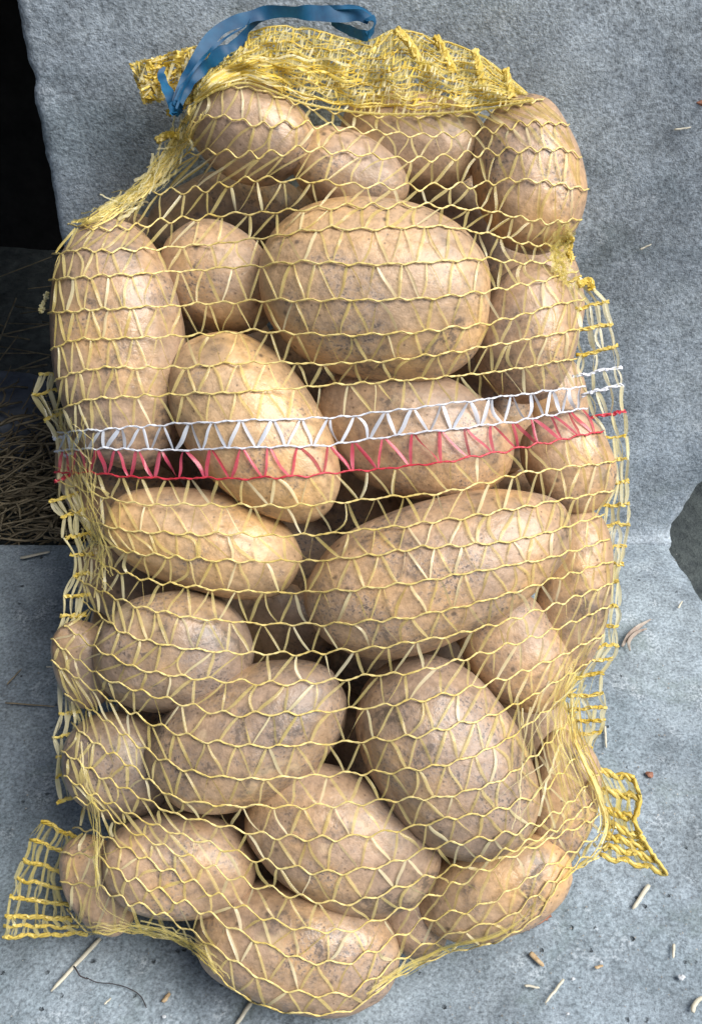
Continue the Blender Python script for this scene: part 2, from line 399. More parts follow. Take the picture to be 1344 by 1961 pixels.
# ------------------------------------------------------------------ potatoes
def icosphere(sub):
    bm = bmesh.new(); bmesh.ops.create_icosphere(bm, subdivisions=sub, radius=1.0)
    v = np.array([q.co[:] for q in bm.verts]); f = [tuple(q.index for q in p.verts) for p in bm.faces]; bm.free(); return v, f
ICO, ICOF = icosphere(5)
all_v, all_f, front_v, front_f = [], [], [], []
BVN = [0]
def potato(cx, cy, a, b_, ang, d, label, group='potatoes in the net sack', taper=0.0, bend=0.0, tilt=0.0, lump=.046, depth=.9, eyes=7, tone=.5):
    seed = int(cx*7+cy*13); r = np.random.default_rng(seed)
    s = d/FPX; th = R(ang)
    a1 = math.cos(th)*AR - math.sin(th)*AU; a2 = -math.sin(th)*AR - math.cos(th)*AU; a3 = AF.copy()
    if tilt:
        a1, a3 = math.cos(R(tilt))*a1 + math.sin(R(tilt))*a3, -math.sin(R(tilt))*a1 + math.cos(R(tilt))*a3
    n = ICO
    sup = np.sign(n)*np.abs(n)**.93; sup /= (np.sum(np.abs(sup)**2.2, axis=1)**(1/2.2))[:, None]; sup *= .99
    rad = np.ones(len(n))
    for _ in range(9):
        kv = r.normal(0, 1, 3); kv = kv/np.linalg.norm(kv)*r.uniform(1.5, 4.5)
        rad += lump*.42*np.sin(n@kv + r.uniform(0, 6.28))
    for _ in range(8):
        kv = r.normal(0, 1, 3); kv = kv/np.linalg.norm(kv)*r.uniform(7, 15)
        rad += .0030*np.sin(n@kv + r.uniform(0, 6.28))
    eye = np.zeros(len(n))
    for i in range(eyes):
        if i < eyes//2+1:
            e = np.array([r.uniform(-.85, .85), r.uniform(-.7, .7), -r.uniform(.35, .9)])
        else: e = r.normal(0, 1, 3)
        e /= np.linalg.norm(e); dd = (n-e)*np.array([r.uniform(1.0, 1.5), r.uniform(1.3, 2.2), 1.4]); q = np.linalg.norm(dd, axis=1)
        sz = r.uniform(.040, .085); dep = r.uniform(.018, .044)
        rad += -dep*np.exp(-(q/sz)**2) + dep*.45*np.exp(-((q-2.1*sz)/(sz*.9))**2)*(n[:, 1] > e[1]-.02)
        eye = np.maximum(eye, np.exp(-(q/(sz*.62))**2)*r.uniform(.6, 1.0))
    p = sup*rad[:, None]
    X = p[:, 0]*a; Y = p[:, 1]*b_*(1+taper*p[:, 0]); Z = p[:, 2]*b_*depth*(1+taper*p[:, 0])
    Y = Y + bend*b_*(p[:, 0]**2-.35)
    cen = V(cx, cy, d)
    loc = np.stack([X, Y, Z], -1)*s
    mt = Matrix(((a1[0], a2[0], a3[0], cen[0]), (a1[1], a2[1], a3[1], cen[1]), (a1[2], a2[2], a3[2], cen[2]), (0, 0, 0, 1)))
    Wd = cen + loc[:, :1]*a1 + loc[:, 1:2]*a2 + loc[:, 2:3]*a3
    fz = Wd[:, 2].min()
    if fz < .001:                                # never sunk into the floor
        up = .001-fz; Wd[:, 2] += up; mt[2][3] += up
    by = Wd[:, 1].max()
    if by > WALL_Y-.004:
        q = by-(WALL_Y-.004); Wd[:, 1] -= q; mt[1][3] -= q
    me = bpy.data.meshes.new('potato'); me.from_pydata(loc.tolist(), [], ICOF); me.update()
    at = me.attributes.new('eye', 'FLOAT', 'POINT'); at.data.foreach_set('value', eye.astype(np.float32))
    me.polygons.foreach_set('use_smooth', [True]*len(me.polygons)); me.materials.append(M['potato'])
    o = bpy.data.objects.new('potato', me); C.objects.link(o); o.matrix_world = mt
    tag(o, label, 'potato', group); o.color = (tone, 0, 0, 1)
    all_v.append(Wd); all_f.extend([tuple(i+BVN[0] for i in q) for q in ICOF]); BVN[0] += len(Wd)
    return o

PT = [ # cx, cy, a, b, angle, depth, label, extras
 (478, 255, 122, 92, 22, .606, 'potato at the top left of the sack with a dark scarred eye', {}),
 (668, 335, 118, 80, 24, .612, 'small knobbly potato between the top left potato and the big round one', dict(lump=.045)),
 (800, 268, 135, 86, 8, .628, 'shaded potato under the gathered mouth of the sack', {}),
 (1008, 335, 150, 106, 84, .612, 'potato at the top right shoulder of the sack', {}),
 (226, 662, 238, 128, 84, .608, 'tall upright potato along the upper left side of the sack', dict(taper=-.06)),
 (420, 535, 118, 102, 20, .622, 'brown potato between the tall left potato and the big round one', {}),
 (720, 565, 228, 168, 6, .592, 'biggest pale potato high in the middle of the sack', dict(depth=.82)),
 (1003, 642, 128, 98, 108, .618, 'potato on the right above the white band', {}),
 (492, 822, 205, 122, 51, .600, 'smooth yellowish potato crossing under the white and red bands left of centre', dict(taper=-.10)),
 (800, 828, 196, 124, 14, .613, 'potato crossing under the white and red bands right of centre', {}),
 (1088, 885, 112, 84, 68, .622, 'potato at the right edge behind the red band', {}),
 (385, 1035, 186, 98, 14, .604, 'long smooth potato just below the red band on the left', {}),
 (826, 1098, 272, 142, -20, .592, 'longest potato, lying diagonally in the middle of the sack', dict(taper=-.10, bend=.06, depth=.95)),
 (1098, 1130, 165, 74, 98, .622, 'narrow potato standing at the right edge beside the longest one', {}),
 (330, 1252, 152, 112, -8, .604, 'mottled potato with dark soil specks left of the centre gap', {}),
 (162, 1268, 86, 58, 75, .624, 'small shaded potato at the left edge of the sack', {}),
 (478, 1405, 208, 128, -27, .598, 'greyish potato tilted up to the right in the lower middle', dict(bend=-.04)),
 (985, 1245, 130, 92, 52, .617, 'potato tucked under the right end of the longest one', {}),
 (846, 1440, 222, 148, 52, .596, 'large potato with grey bruises in the lower right', dict(taper=.02)),
 (232, 1468, 112, 94, 30, .620, 'dirty potato at the lower left edge behind the tilted greyish one', {}),
 (648, 1610, 184, 132, 30, .600, 'brown potato at lower centre with a torn spot of skin', {}),
 (335, 1660, 154, 94, 4, .604, 'potato lying level at the lower left', {}),
 (572, 1812, 194, 119, 14, .604, 'lowest potato bulging out at the bottom of the net', {}),
 (945, 1700, 150, 96, -20, .612, 'shiny potato at the bottom right corner of the sack', {}),
 (1072, 1535, 132, 70, 100, .622, 'potato wrapped in folded net at the right edge near the corner flap', {}),
 (190, 1695, 104, 64, 62, .622, 'potato squeezed into the bottom left corner pocket', {}),
 (792, 1745, 90, 66, 70, .624, 'small brown potato between the two lowest potatoes', {}),
]
TONES = [.7, .6, .4, .5, .65, .45, .22, .6, .03, .5, .45, .12, .48, .4, .9, .8, .78, .55, .72, 1.0, .6, .6, .65, .3, .45, .5, .6]
for t, tn_ in zip(PT, TONES): potato(*t[:7], tone=tn_, **t[7])
DEEP = 'potato half hidden in the dark inside the net sack'
for (cx, cy, a, b_, an) in [(385, 405, 105, 62, -25), (470, 400, 120, 70, 10), (900, 450, 130, 80, 40), (350, 720, 130, 90, 60), 
    (930, 790, 130, 85, 70), (250, 960, 120, 85, 20), (1020, 1010, 110, 85, 60), (250, 1120, 110, 75, 30),
    (760, 1260, 130, 90, 10), (330, 1540, 130, 80, 10), (960, 1560, 130, 85, 40), (500, 1680, 120, 80, 60), (770, 1640, 120, 80, 30),
    (1010, 1400, 110, 80, 80), (180, 880, 110, 70, 85), (330, 1390, 110, 75, 20), (870, 960, 110, 75, 20), (1060, 770, 90, 65, 80)]:
    potato(cx, cy, a, b_, an, .682, DEEP, 'potatoes deep in the sack', eyes=3)
for (cx, cy, a, b_, an) in [(545, 1195, 150, 100, 40), (690, 965, 150, 100, 10), (640, 1455, 130, 95, 90), (640, 720, 140, 95, 20), (420, 470, 130, 90, 5), (680, 400, 150, 90, 0), (880, 380, 140, 90, 60), (250, 520, 130, 90, 80), (400, 640, 140, 95, 30), (820, 640, 160, 100, 10),
    (270, 850, 130, 90, 10), (430, 910, 120, 90, 50), (560, 1040, 130, 95, 10), (960, 900, 140, 95, 30), (760, 720, 140, 90, 30), (1030, 560, 110, 85, 80), (540, 760, 120, 90, 70),
    (420, 1130, 140, 90, 10), (690, 1120, 150, 95, 20), (900, 1180, 150, 95, 60), (620, 1330, 130, 90, 30), (820, 1340, 140, 90, 50), (480, 1560, 140, 90, 20), (280, 1250, 130, 90, 60), (900, 1620, 140, 80, 10)]:
    potato(cx, cy, a, b_, an, .725, DEEP, 'potatoes deep in the sack', eyes=0)

# ------------------------------------------------------------------ the surface the net lies on
bvh = BVHTree.FromPolygons([tuple(v) for v in np.concatenate(all_v)], all_f)
ST = 6.0
gxs = np.arange(-60, 1410, ST); gys = np.arange(-60, 2030, ST)
NX, NY = len(gxs), len(gys)
GX, GY = np.meshgrid(gxs, gys)
DF = np.full((NY, NX), 9.0); DB = np.full((NY, NX), -9.0)
camv = Vector(CAM); afv = Vector(AF)
ray = V(GX, GY, np.ones_like(GX)) - CAM
for j in range(NY):
    for i in range(NX):
        rv = Vector(ray[j, i]).normalized()
        h = bvh.ray_cast(camv, rv)
        if h[0] is not None:
            DF[j, i] = (h[0]-camv).dot(afv)
            g = bvh.ray_cast(camv+rv*1.5, -rv)
            if g[0] is not None: DB[j, i] = (g[0]-camv).dot(afv)
CAP = np.minimum(floor_d(GY)-.003, wall_d(GY)-.003)
EDGE = np.minimum(.632, CAP)

LOUT = [(385, 160), (375, 190), (350, 240), (325, 290), (285, 340), (225, 390), (130, 430), (101, 470), (93, 530), (93, 600), (101, 660), (108, 720), (104, 780), (110, 830), (118, 905), (150, 940), (165, 1000), (172, 1060), (168, 1120), (158, 1170), (132, 1240), (122, 1290), (138, 1350), (135, 1450), (148, 1530), (138, 1600), (125, 1680), (138, 1760), (160, 1783), (268, 1789), (357, 1816), (402, 1853), (446, 1898), (535, 1938), (610, 1946)]
ROUT = [(1000, 165), (1020, 192), (1060, 212), (1096, 260), (1116, 330), (1112, 390), (1098, 440), (1092, 490), (1099, 560), (1102, 630), (1104, 690), (1100, 745), (1127, 790), (1147, 830), (1167, 890), (1172, 930), (1158, 980), (1152, 1050), (1154, 1100), (1147, 1170), (1132, 1230), (1114, 1280), (1102, 1350), (1112, 1430), (1150, 1500), (1166, 1560), (1160, 1620), (1146, 1642), (1083, 1682), (1021, 1763), (967, 1798), (850, 1831), (741, 1886), (685, 1931), (610, 1946)]
poly = np.array([(500, 55)]+LOUT+ROUT[::-1]+[(900, 100), (760, 55)], float)
def inside(px, py):
    r = np.zeros(px.shape, bool); n = len(poly)
    for i in range(n):
        x0, y0 = poly[i]; x1, y1 = poly[(i+1) % n]
        c = ((y0 > py) != (y1 > py)) & (px < (x1-x0)*(py-y0)/(y1-y0+1e-12)+x0)
        r ^= c
    return r
HIT = DF < 8
HIT2 = HIT.copy()
for sh in ((1, 0), (-1, 0), (0, 1), (0, -1)): HIT2 |= np.roll(HIT, sh, (0, 1))
INS = inside(GX, GY) | HIT2
def relax(T, lim, front):
    for _ in range(500):
        A = (np.roll(T, 1, 0)+np.roll(T, -1, 0)+np.roll(T, 1, 1)+np.roll(T, -1, 1))/4
        A = np.minimum(A, lim) if front else np.maximum(A, lim)
        T = np.where(INS, A, EDGE if front else np.maximum(EDGE, .0))
        if not front: T = np.minimum(T, CAP)
    return T
LF = DF - .0009
# let the obstacle reach one cell outwards so that strands do not dip into the limbs of potatoes
LFm = LF.copy()
for sh in ((1, 0), (-1, 0), (0, 1), (0, -1)): LFm = np.minimum(LFm, np.roll(LF, sh, (0, 1))+.0010)
TF = relax(EDGE.copy(), LFm, True)
TB = relax(EDGE.copy(), DB+.002, False)
def samp(T, px, py):
    x = np.clip((np.asarray(px, float)-gxs[0])/ST, 0, NX-1.001); y = np.clip((np.asarray(py, float)-gys[0])/ST, 0, NY-1.001)
    i = x.astype(int); j = y.astype(int); u = x-i; v = y-j
    return T[j, i]*(1-u)*(1-v)+T[j, i+1]*u*(1-v)+T[j+1, i]*(1-u)*v+T[j+1, i+1]*u*v
def surf(px, py, lift=0.0, T=None):
    T = TF if T is None else T
    return V(px, py, samp(T, px, py)-lift)
PXM = .61/FPX                                    # metres per photo pixel at the sack

# ------------------------------------------------------------------ the net sack
base = fpt(640, 1840); base[2] = 0.0
sack = bpy.data.objects.new('net_sack', None); C.objects.link(sack); sack.location = base; sack['_w'] = tuple(base)
tag(sack, 'yellow net sack with a white and a red band, filled with potatoes', 'sack')

ROWS = [
 [(345,250),(362,215),(382,188),(420,170),(468,167),(520,180),(570,199),(640,213),(700,220),(800,223),(853,220),(940,211),(1020,192)],
 [(318,305),(340,268),(365,240),(401,223),(440,226),(486,237),(579,237),(691,250),(820,259),(940,249),(1011,235),(1080,238)],
 [(262,362),(300,328),(325,306),(347,300),(414,290),(468,297),(593,286),(700,297),(800,306),(844,302),(1007,287),(1098,292),(1110,300)],
 [(190,413),(240,388),(275,372),(298,368),(379,364),(481,344),(575,346),(736,357),(892,355),(1007,345),(1115,362)],
 [(130,430),(208,438),(320,423),(379,417),(446,410),(530,406),(611,398),(723,394),(844,395),(940,405),(1064,426),(1104,420)],
 [(100,488),(141,479),(208,480),(309,475),(500,456),(589,442),(643,436),(701,439),(790,434),(844,434),(925,446),(1035,470),(1094,468)],
 [(94,536),(138,532),(320,521),(500,508),(589,501),(678,506),(800,503),(925,496),(1026,503),(1092,492)],
 [(94,600),(138,596),(335,585),(500,576),(656,574),(800,572),(940,556),(1069,529),(1096,520)],
 [(103,668),(119,659),(238,648),(372,642),(500,634),(611,641),(800,635),(962,613),(1083,579),(1101,575)],
 [(110,728),(141,715),(335,704),(500,694),(616,697),(772,687),(962,658),(1103,630)],
 [(102,788),(164,767),(268,759),(500,748),(586,741),(772,728),(884,719),(962,710),(1104,686)],
 [(110,828),(186,823),(320,813),(500,804),(640,799),(772,784),(921,765),(1103,741)],
 [(112,864),(149,860),(238,860),(320,862),(498,856),(616,853),(772,832),(898,818),(978,808),(1125,781)],
 [(118,905),(164,905),(260,914),(387,916),(519,915),(668,903),(846,885),(994,858),(1146,826)],
 [(148,932),(167,941),(223,958),(402,967),(578,968),(712,955),(898,933),(938,921),(1166,884)],
 [(160,985),(205,1008),(320,1021),(446,1023),(541,1026),(735,1011),(898,989),(1075,957),(1168,940)],
 [(168,1022),(186,1038),(227,1052),(335,1067),(500,1075),(650,1070),(800,1050),(1002,1031),(1083,1009),(1156,985)],
 [(170,1062),(175,1067),(253,1103),(365,1123),(500,1134),(650,1131),(800,1114),(934,1090),(1067,1064),(1152,1035)],
 [(165,1114),(253,1157),(335,1177),(465,1192),(630,1195),(800,1179),(946,1145),(1083,1102),(1153,1078)],
 [(158,1150),(179,1168),(238,1212),(335,1238),(484,1251),(640,1248),(800,1228),(901,1208),(1043,1165),(1152,1121)],
 [(140,1205),(186,1242),(275,1283),(372,1298),(480,1307),(610,1306),(689,1296),(800,1285),(921,1252),(1050,1210),(1147,1166)],
 [(130,1240),(193,1294),(320,1339),(428,1366),(532,1367),(584,1365),(689,1356),(800,1341),(921,1313),(1027,1276),(1134,1222)],
 [(123,1276),(186,1324),(320,1397),(428,1424),(520,1429),(584,1426),(662,1421),(800,1408),(878,1388),(950,1366),(1059,1309),(1116,1272)],
 [(138,1335),(161,1350),(223,1395),(299,1448),(384,1482),(482,1491),(610,1485),(744,1477),(833,1468),(945,1430),(1048,1359),(1103,1318)],
 [(137,1385),(187,1426),(232,1453),(300,1505),(339,1529),(402,1540),(500,1544),(600,1544),(744,1533),(878,1520),(967,1488),(1030,1440),(1103,1365)],
 [(135,1445),(179,1477),(223,1502),(277,1529),(330,1558),(393,1573),(473,1593),(600,1606),(744,1593),(833,1573),(967,1546),(1034,1515),(1112,1432)],
 [(143,1495),(179,1522),(232,1549),(312,1587),(379,1609),(473,1640),(590,1668),(660,1670),(744,1654),(833,1622),(985,1593),(1060,1560),(1140,1482)],
 [(148,1530),(187,1545),(241,1585),(357,1640),(424,1671),(473,1690),(585,1720),(660,1731),(744,1707),(856,1667),(967,1631),(1060,1590),(1155,1520)],
 [(140,1585),(192,1597),(245,1627),(312,1662),(393,1703),(504,1756),(590,1781),(670,1780),(750,1751),(891,1685),(980,1640),(1080,1595),(1164,1555)],
 [(133,1635),(187,1642),(237,1676),(295,1703),(384,1743),(482,1796),(600,1842),(670,1841),(744,1804),(811,1765),(936,1729),(1000,1690),(1080,1640),(1164,1590)],
 [(127,1690),(192,1700),(250,1729),(304,1747),(357,1779),(446,1838),(520,1885),(600,1904),(660,1905),(744,1851),(833,1801),(909,1776),(976,1754),(1040,1700),(1100,1655),(1160,1618)],
 [(128,1740),(160,1778),(268,1787),(357,1814),(402,1850),(446,1895),(535,1935),(610,1943),(685,1928),(741,1884),(850,1829),(967,1796),(1021,1761),(1083,1680),(1148,1640)],
]
NV = 23
AMP = [5,7,7.5,7,6,4,3.5,3.0,3.0,2.5,2.5,2.2,2.2,2.5,3,3,3.5,3.5,4,4,4.5,5,5,5,5.5,6,6.5,7.5,8,8,7,3]
WHITE, RED = (11, 12), (13,)
def hit(p):
    i = int(round((p[0]-gxs[0])/ST)); j = int(round((p[1]-gys[0])/ST))
    return 0 <= i < NX and 0 <= j < NY and HIT[j, i]
def reach(row):
    """carry both ends of a row round the limb of the potato they lie on"""
    row = [tuple(p) for p in row]
    for end in (0, 1):
        q = row if end == 0 else row[::-1]
        p = np.array(q[0], float); dv = p-np.array(q[1], float); dv /= np.linalg.norm(dv)+1e-9; dv[1] *= .6; st = 0
        while hit(p) and st < 60: p = p+dv*2; st += 2
        if st: q[0] = tuple(p)
        row = q if end == 0 else q[::-1]
    return row
dense = [spline(reach(r), 800) for r in ROWS]
def smap(s, k=.45): return (1-k)*s + k*math.sin(s*math.pi/2) if not isinstance(s, np.ndarray) else (1-k)*s + k*np.sin(s*math.pi/2)
def row_pt(i, u):
    """u in 0..1 along the row, denser to both ends -> pixel"""
    q = (smap(np.asarray(u, float)*2-1)+1)/2
    D_ = dense[i]; x = q*(len(D_)-1)
    a = np.clip(x.astype(int), 0, len(D_)-2); f = (x-a)[..., None]
    return D_[a]*(1-f)+D_[a+1]*f
PH = rng.uniform(-.5, .5, len(ROWS))*0
for i in range(1, len(ROWS)): PH[i] = PH[i-1]*.8 + rng.normal(0, .22)
JT = rng.normal(0, .055, (len(ROWS)+1, NV+4)); JB = rng.normal(0, .055, (len(ROWS)+1, NV+4))
def chain_pts(i):
    us, off = [0.0], [0.0]
    for k in range(NV):
        us.append((k+.25+PH[i]*.25+JB[i, k])/NV); off.append(-1)       # pulled up where the upper zigzag meets
        us.append((k+.75+PH[i]*.25+JT[i, k])/NV); off.append(1)
    us.append(1.0); off.append(0)
    us = np.clip(np.array(us), 0, 1); o_ = np.argsort(us); us = us[o_]; off = np.array(off)[o_]
    n = NV*10; uu = np.linspace(0, 1, n)
    w_ = np.interp(uu, us, off); w_ = np.sign(w_)*np.minimum(1, np.abs(w_)*1.35)
    P = row_pt(i, uu); wob = 1.2*np.sin(uu*61+i*2.3)+.8*np.sin(uu*147+i)
    edge_ = np.clip(np.minimum(uu, 1-uu)/.12, 0, 1)
    P[:, 1] += (AMP[i]*w_*(.75+.25*np.sin(uu*17+i)))*(.35+.65*edge_) + wob*.6
    return P
def mesh_rows(T, liftc, liftt, names, back=False):
    for i in range(len(ROWS)):
        P = chain_pts(i); c = MB()
        mt = M['wchain'] if i in WHITE else M['rchain'] if i in RED else M['chain']
        n = len(P); q = np.arange(n)
        sv = surf(P[:, 0], P[:, 1], liftc, T)
        rad = PXM*(1.5+.35*np.sin(q*.9+i)+.35*np.sin(q*2.3))
        if back: rad = rad*.9
        c.tube(sv, rad, 6)
        # second, thinner yarn twisted round the first: the chain stitch
        P2 = P.copy(); P2[:, 1] += 1.6*np.sin(q*1.25+i); P2[:, 0] += .5*np.cos(q*1.25)
        if not back: c.tube(surf(P2[:, 0], P2[:, 1], liftc+.0004, T), PXM*1.05, 4)
        c.build(names[0], mt, sack)
    for i in range(len(ROWS)-1):
        m = MB(); mp = MB()
        mt = M['wtape'] if i == 11 else M['rtape'] if i == 12 else M['chain'] if back else M['tape']
        jit = rng.normal(0, .018, NV*2+3)
        for k in range(NV):
            tops = (k+.75+PH[i]*.25+JT[i, k])/NV
            bl = (k+.25+PH[i+1]*.25+JB[i+1, k])/NV; br = (k+1.25+PH[i+1]*.25+JB[i+1, min(k+1, NV+3)])/NV
            for side, bt in ((-1, bl), (1, br)):
                if not (0 <= bt <= 1 and 0 <= tops <= 1): continue
                if rng.random() < .012: continue
                A = row_pt(i, np.array([tops]))[0]; B = row_pt(i+1, np.array([bt]))[0]
                A = A + [side*2.6, AMP[i]*.8]; B = B + [-side*2.6, -AMP[i+1]*.8]
                nseg = 7; t = np.linspace(0, 1, nseg)
                bow = rng.normal(0, 1.1) if rng.random() < .82 else rng.normal(0, 5.0)
                L = math.hypot(*(B-A)) + 1e-6; nx, ny = -(B-A)[1]/L, (B-A)[0]/L
                bw = bow*np.sin(t*math.pi)*min(1, L/40) + (rng.normal(0, .7)*np.sin(t*2*math.pi))
                px = A[0]+(B[0]-A[0])*t+nx*bw; py = A[1]+(B[1]-A[1])*t+ny*bw
                flat = rng.random()
                wd_ = PXM*rng.uniform(3.6, 6.4)*(1.25 if i in (11, 12) else 1)*np.array([.6, .9, 1, 1, 1, .9, .6])
                tw = (rng.normal(0, .35) + rng.normal(0, .7)*(t-.5)) if flat < .7 else (rng.uniform(-1.2, 1.2)+rng.uniform(-1.8, 1.8)*t)
                (mp if (not back and rng.random() < .2 and i not in (11, 12)) else m).ribbon(surf(px, py, liftt+.0003*math.sin(k)+.0006*np.sin(t*math.pi), T), wd_, tw, cup=rng.normal(0, .12))
        if mp.n: 
            if m.n == 0: m = mp
            else:
                o = m.build(names[1], mt, sack); o.data.materials.append(M['pale'])
                k0 = m.n; md = o.data
                # join the paler tapes into the same band
                v = np.concatenate(m.v+mp.v)-np.array(sack['_w']); f = m.f+[tuple(a+k0 for a in q) for q in mp.f]
                me = bpy.data.meshes.new(names[1]); me.from_pydata(v.tolist(), [], f); me.update()
                me.materials.append(mt); me.materials.append(M['pale'])
                me.polygons.foreach_set('material_index', [0]*len(m.f)+[1]*len(mp.f)); me.polygons.foreach_set('use_smooth', [True]*len(f))
                o.data = me; bpy.data.meshes.remove(md); continue
        if m.n: m.build(names[1], mt, sack)
mesh_rows(TF, .0005, .0002, ('net_strand', 'net_zigzag'))
mesh_rows(TB, -.0010, -.0004, ('back_strand', 'back_zigzag'), True)

# ---- seams
def edge_depth(px, py, extra=0.0):
    return np.minimum(np.minimum(.630+extra, floor_d(py)-.003), wall_d(py)-.004)
def seam(name, rungs, thick, nstr, cols, label, extra=0.0, seed=1, bowr=2.0, strand='pale'):
    r = np.random.default_rng(seed)
    root = MB()
    A = np.array([q[0] for q in rungs], float); B = np.array([q[1] for q in rungs], float)
    n = len(rungs)
    for s_ in range(nstr):
        f = (s_+.35)/nstr if nstr > 1 else .5
        f = min(.97, f+.08)
        pts = A*(1-f)+B*f + np.stack([r.normal(0, 2.6, n), np.zeros(n)], -1)
        for k in range(n-1):
            if r.random() < .08 or math.hypot(*(pts[k+1]-pts[k])) > 120: continue
            for dup in range(2):
                t = np.linspace(0, 1, 6)
                a_ = pts[k]+[r.normal(0, 2), 0]; b_ = pts[k+1]+[r.normal(0, 2.5), 0]
                px = a_[0]+(b_[0]-a_[0])*t+r.normal(0, 3)*np.sin(t*math.pi); py = a_[1]+(b_[1]-a_[1])*t
                root.ribbon(V(px, py, edge_depth(px, py, extra)-.001-r.uniform(0, .003)), PXM*r.uniform(3.5, 8)*np.array([.6, 1, 1, 1, 1, .6]), r.normal(0, .5)+r.normal(0, .6)*t, .1)
    o = root.build(name, M[strand], sack)
    if label: o['label'] = label
    o['_w'] = sack['_w']
    for k, (a_, b_) in enumerate(rungs):
        m = MB(); t = np.linspace(0, 1, 14)[:, None]
        p = np.array(a_, float)*(1-t)+np.array(b_, float)*t
        L = math.hypot(b_[0]-a_[0], b_[1]-a_[1])
        bw = r.normal(0, bowr)*np.sin(t[:, 0]*math.pi)+r.normal(0, 1.2, 14)
        for st in range(3):
            ph = r.uniform(0, 6.28)+st*2.1
            px = p[:, 0]+r.normal(0, .6, 14); py = p[:, 1]+bw+thick*.34*np.sin(t[:, 0]*L/7.5+ph)
            dd = edge_depth(px, py, extra)-.0015-PXM*thick*.34*np.cos(t[:, 0]*L/7.5+ph)
            m.tube(V(px, py, dd), PXM*thick*r.uniform(.20, .30), 5)
        for st in range(int(L/10)+2):           # frayed tape ends
            q = r.uniform(0, 1); c0 = p[0]*(1-q)+p[-1]*q; an = r.uniform(0, 6.28); LL = r.uniform(5, 11)
            tt = np.linspace(-.5, .5, 4)
            px = c0[0]+LL*math.cos(an)*tt; py = c0[1]+LL*.6*math.sin(an)*tt+np.interp(q, t[:, 0], bw)
            m.ribbon(V(px, py, edge_depth(px, py, extra)-.004), PXM*r.uniform(3, 5.5), r.uniform(-1, 1), .1)
        rg = m.build('rung', M[cols.get(k, 'gold')], o)
    return o
ro = [(1112,530),(1165,575),(1170,620),(1182,662),(1190,703),(1193,737),(1196,788),(1198,835),(1200,880),(1203,922),(1205,965),(1206,1005),(1199,1045),(1194,1080),(1184,1113),(1182,1160),(1183,1200),(1184,1235),(1172,1262),(1156,1290),(1154,1328),(1161,1355),(1159,1380),(1150,1402),(1134,1434)]
ri = [(1078,545),(1098,592),(1098,634),(1102,682),(1095,722),(1112,758),(1130,798),(1150,840),(1162,886),(1168,926),(1152,968),(1148,1010),(1148,1048),(1154,1083),(1156,1118),(1150,1162),(1138,1202),(1130,1240),(1112,1268),(1086,1302),(1082,1332),(1090,1360),(1096,1383),(1100,1408),(1106,1432)]
seam('side_seam', list(zip(ri, ro)), 8, 4, {4: 'wchain', 5: 'wchain', 6: 'rchain'}, 'ladder-like seam flap down the right side', seed=3)
lft = [((118,712),(75,718)),((110,746),(62,756)),((122,788),(85,806)),((138,834),(102,840)),((142,868),(112,864)),((143,904),(105,920)),((150,944),(95,960)),((164,978),(119,991)),((175,1019),(125,1031)),((180,1060),(135,1063)),((178,1102),(142,1104)),((174,1138),(122,1141)),((166,1178),(116,1179)),((138,1219),(108,1218)),((130,1266),(112,1266)),((155,1362),(114,1368)),((156,1402),(101,1411)),((146,1442),(108,1448)),((142,1479),(107,1486)),((165,1523),(110,1536))]
seam('side_seam', lft, 8, 4, {3: 'wchain', 4: 'wchain', 5: 'rchain'}, 'ladder-like seam flap down the left side', seed=5)
lc = [((150,1607),(80,1572)),((140,1638),(58,1606)),((130,1673),(45,1648)),((128,1704),(34,1683)),((134,1734),(20,1719)),((140,1760),(10,1755)),((150,1775),(8,1773)),((168,1787),(5,1796))]
seam('corner_flap', lc, 10, 7, {}, 'fanned net flap at the bottom left corner', extra=.012, seed=7, strand='tape', bowr=1)
rc = [((1112,1466),(1213,1493)),((1148,1512),(1222,1529)),((1150,1548),(1214,1566)),((1156,1575),(1222,1602)),((1160,1600),(1238,1622)),((1155,1622),(1252,1645)),((1148,1640),(1275,1672))]
seam('corner_flap', rc, 17, 7, {}, 'golden net flap sticking out at the bottom right corner', extra=.006, seed=9, strand='tape', bowr=2)
m = MB()     # outer selvedge of the right corner flap
for st in range(4):
    p = spline([(1213,1493),(1224,1528),(1215,1570),(1226,1602),(1246,1632),(1276,1674)], 30) + rng.normal(0, 2.0, (30, 2))
    m.tube(V(p[:, 0], p[:, 1], edge_depth(p[:, 0], p[:, 1], .006)-.002-.001*st), PXM*3.2, 5)
m.build('selvedge', M['gold'], sack)

# ---- strands bunched along folds
def bundle(name, path, spread, n, wpx, material, T=None, lift=.003, jag=2.0, seed=1, frac=(.25, .8), vary=.004):
    r = np.random.default_rng(seed); P = spline(path, 200); m = MB()
    for k in range(n):
        L = r.uniform(*frac); a = r.uniform(0, 1-L); idx = (np.linspace(a, a+L, 14)*199).astype(int)
        p = P[idx]; tn = np.gradient(p, axis=0); tn /= np.linalg.norm(tn, axis=1)[:, None]+1e-9
        nr = np.stack([-tn[:, 1], tn[:, 0]], -1)
        o0, o1 = r.normal(0, spread, 2)
        p = p + nr*(np.linspace(o0, o1, 14)+r.normal(0, jag, 14))[:, None]
        d = samp(TF, p[:, 0], p[:, 1])-lift-r.uniform(0, vary)
        d = np.minimum(d, np.minimum(floor_d(p[:, 1]), wall_d(p[:, 1]))-.003)
        m.ribbon(V(p[:, 0], p[:, 1], d), PXM*r.uniform(*wpx), r.normal(0, .6)+np.linspace(0, r.normal(0, 1), 14), .1)
    return m.build(name, M[material], sack)
bundle('folded_edge', [(378,195),(335,285),(300,335),(245,382),(190,415),(135,432)], 12, 75, (1.5, 4), 'tape', seed=11, jag=1.6, frac=(.12, .4))
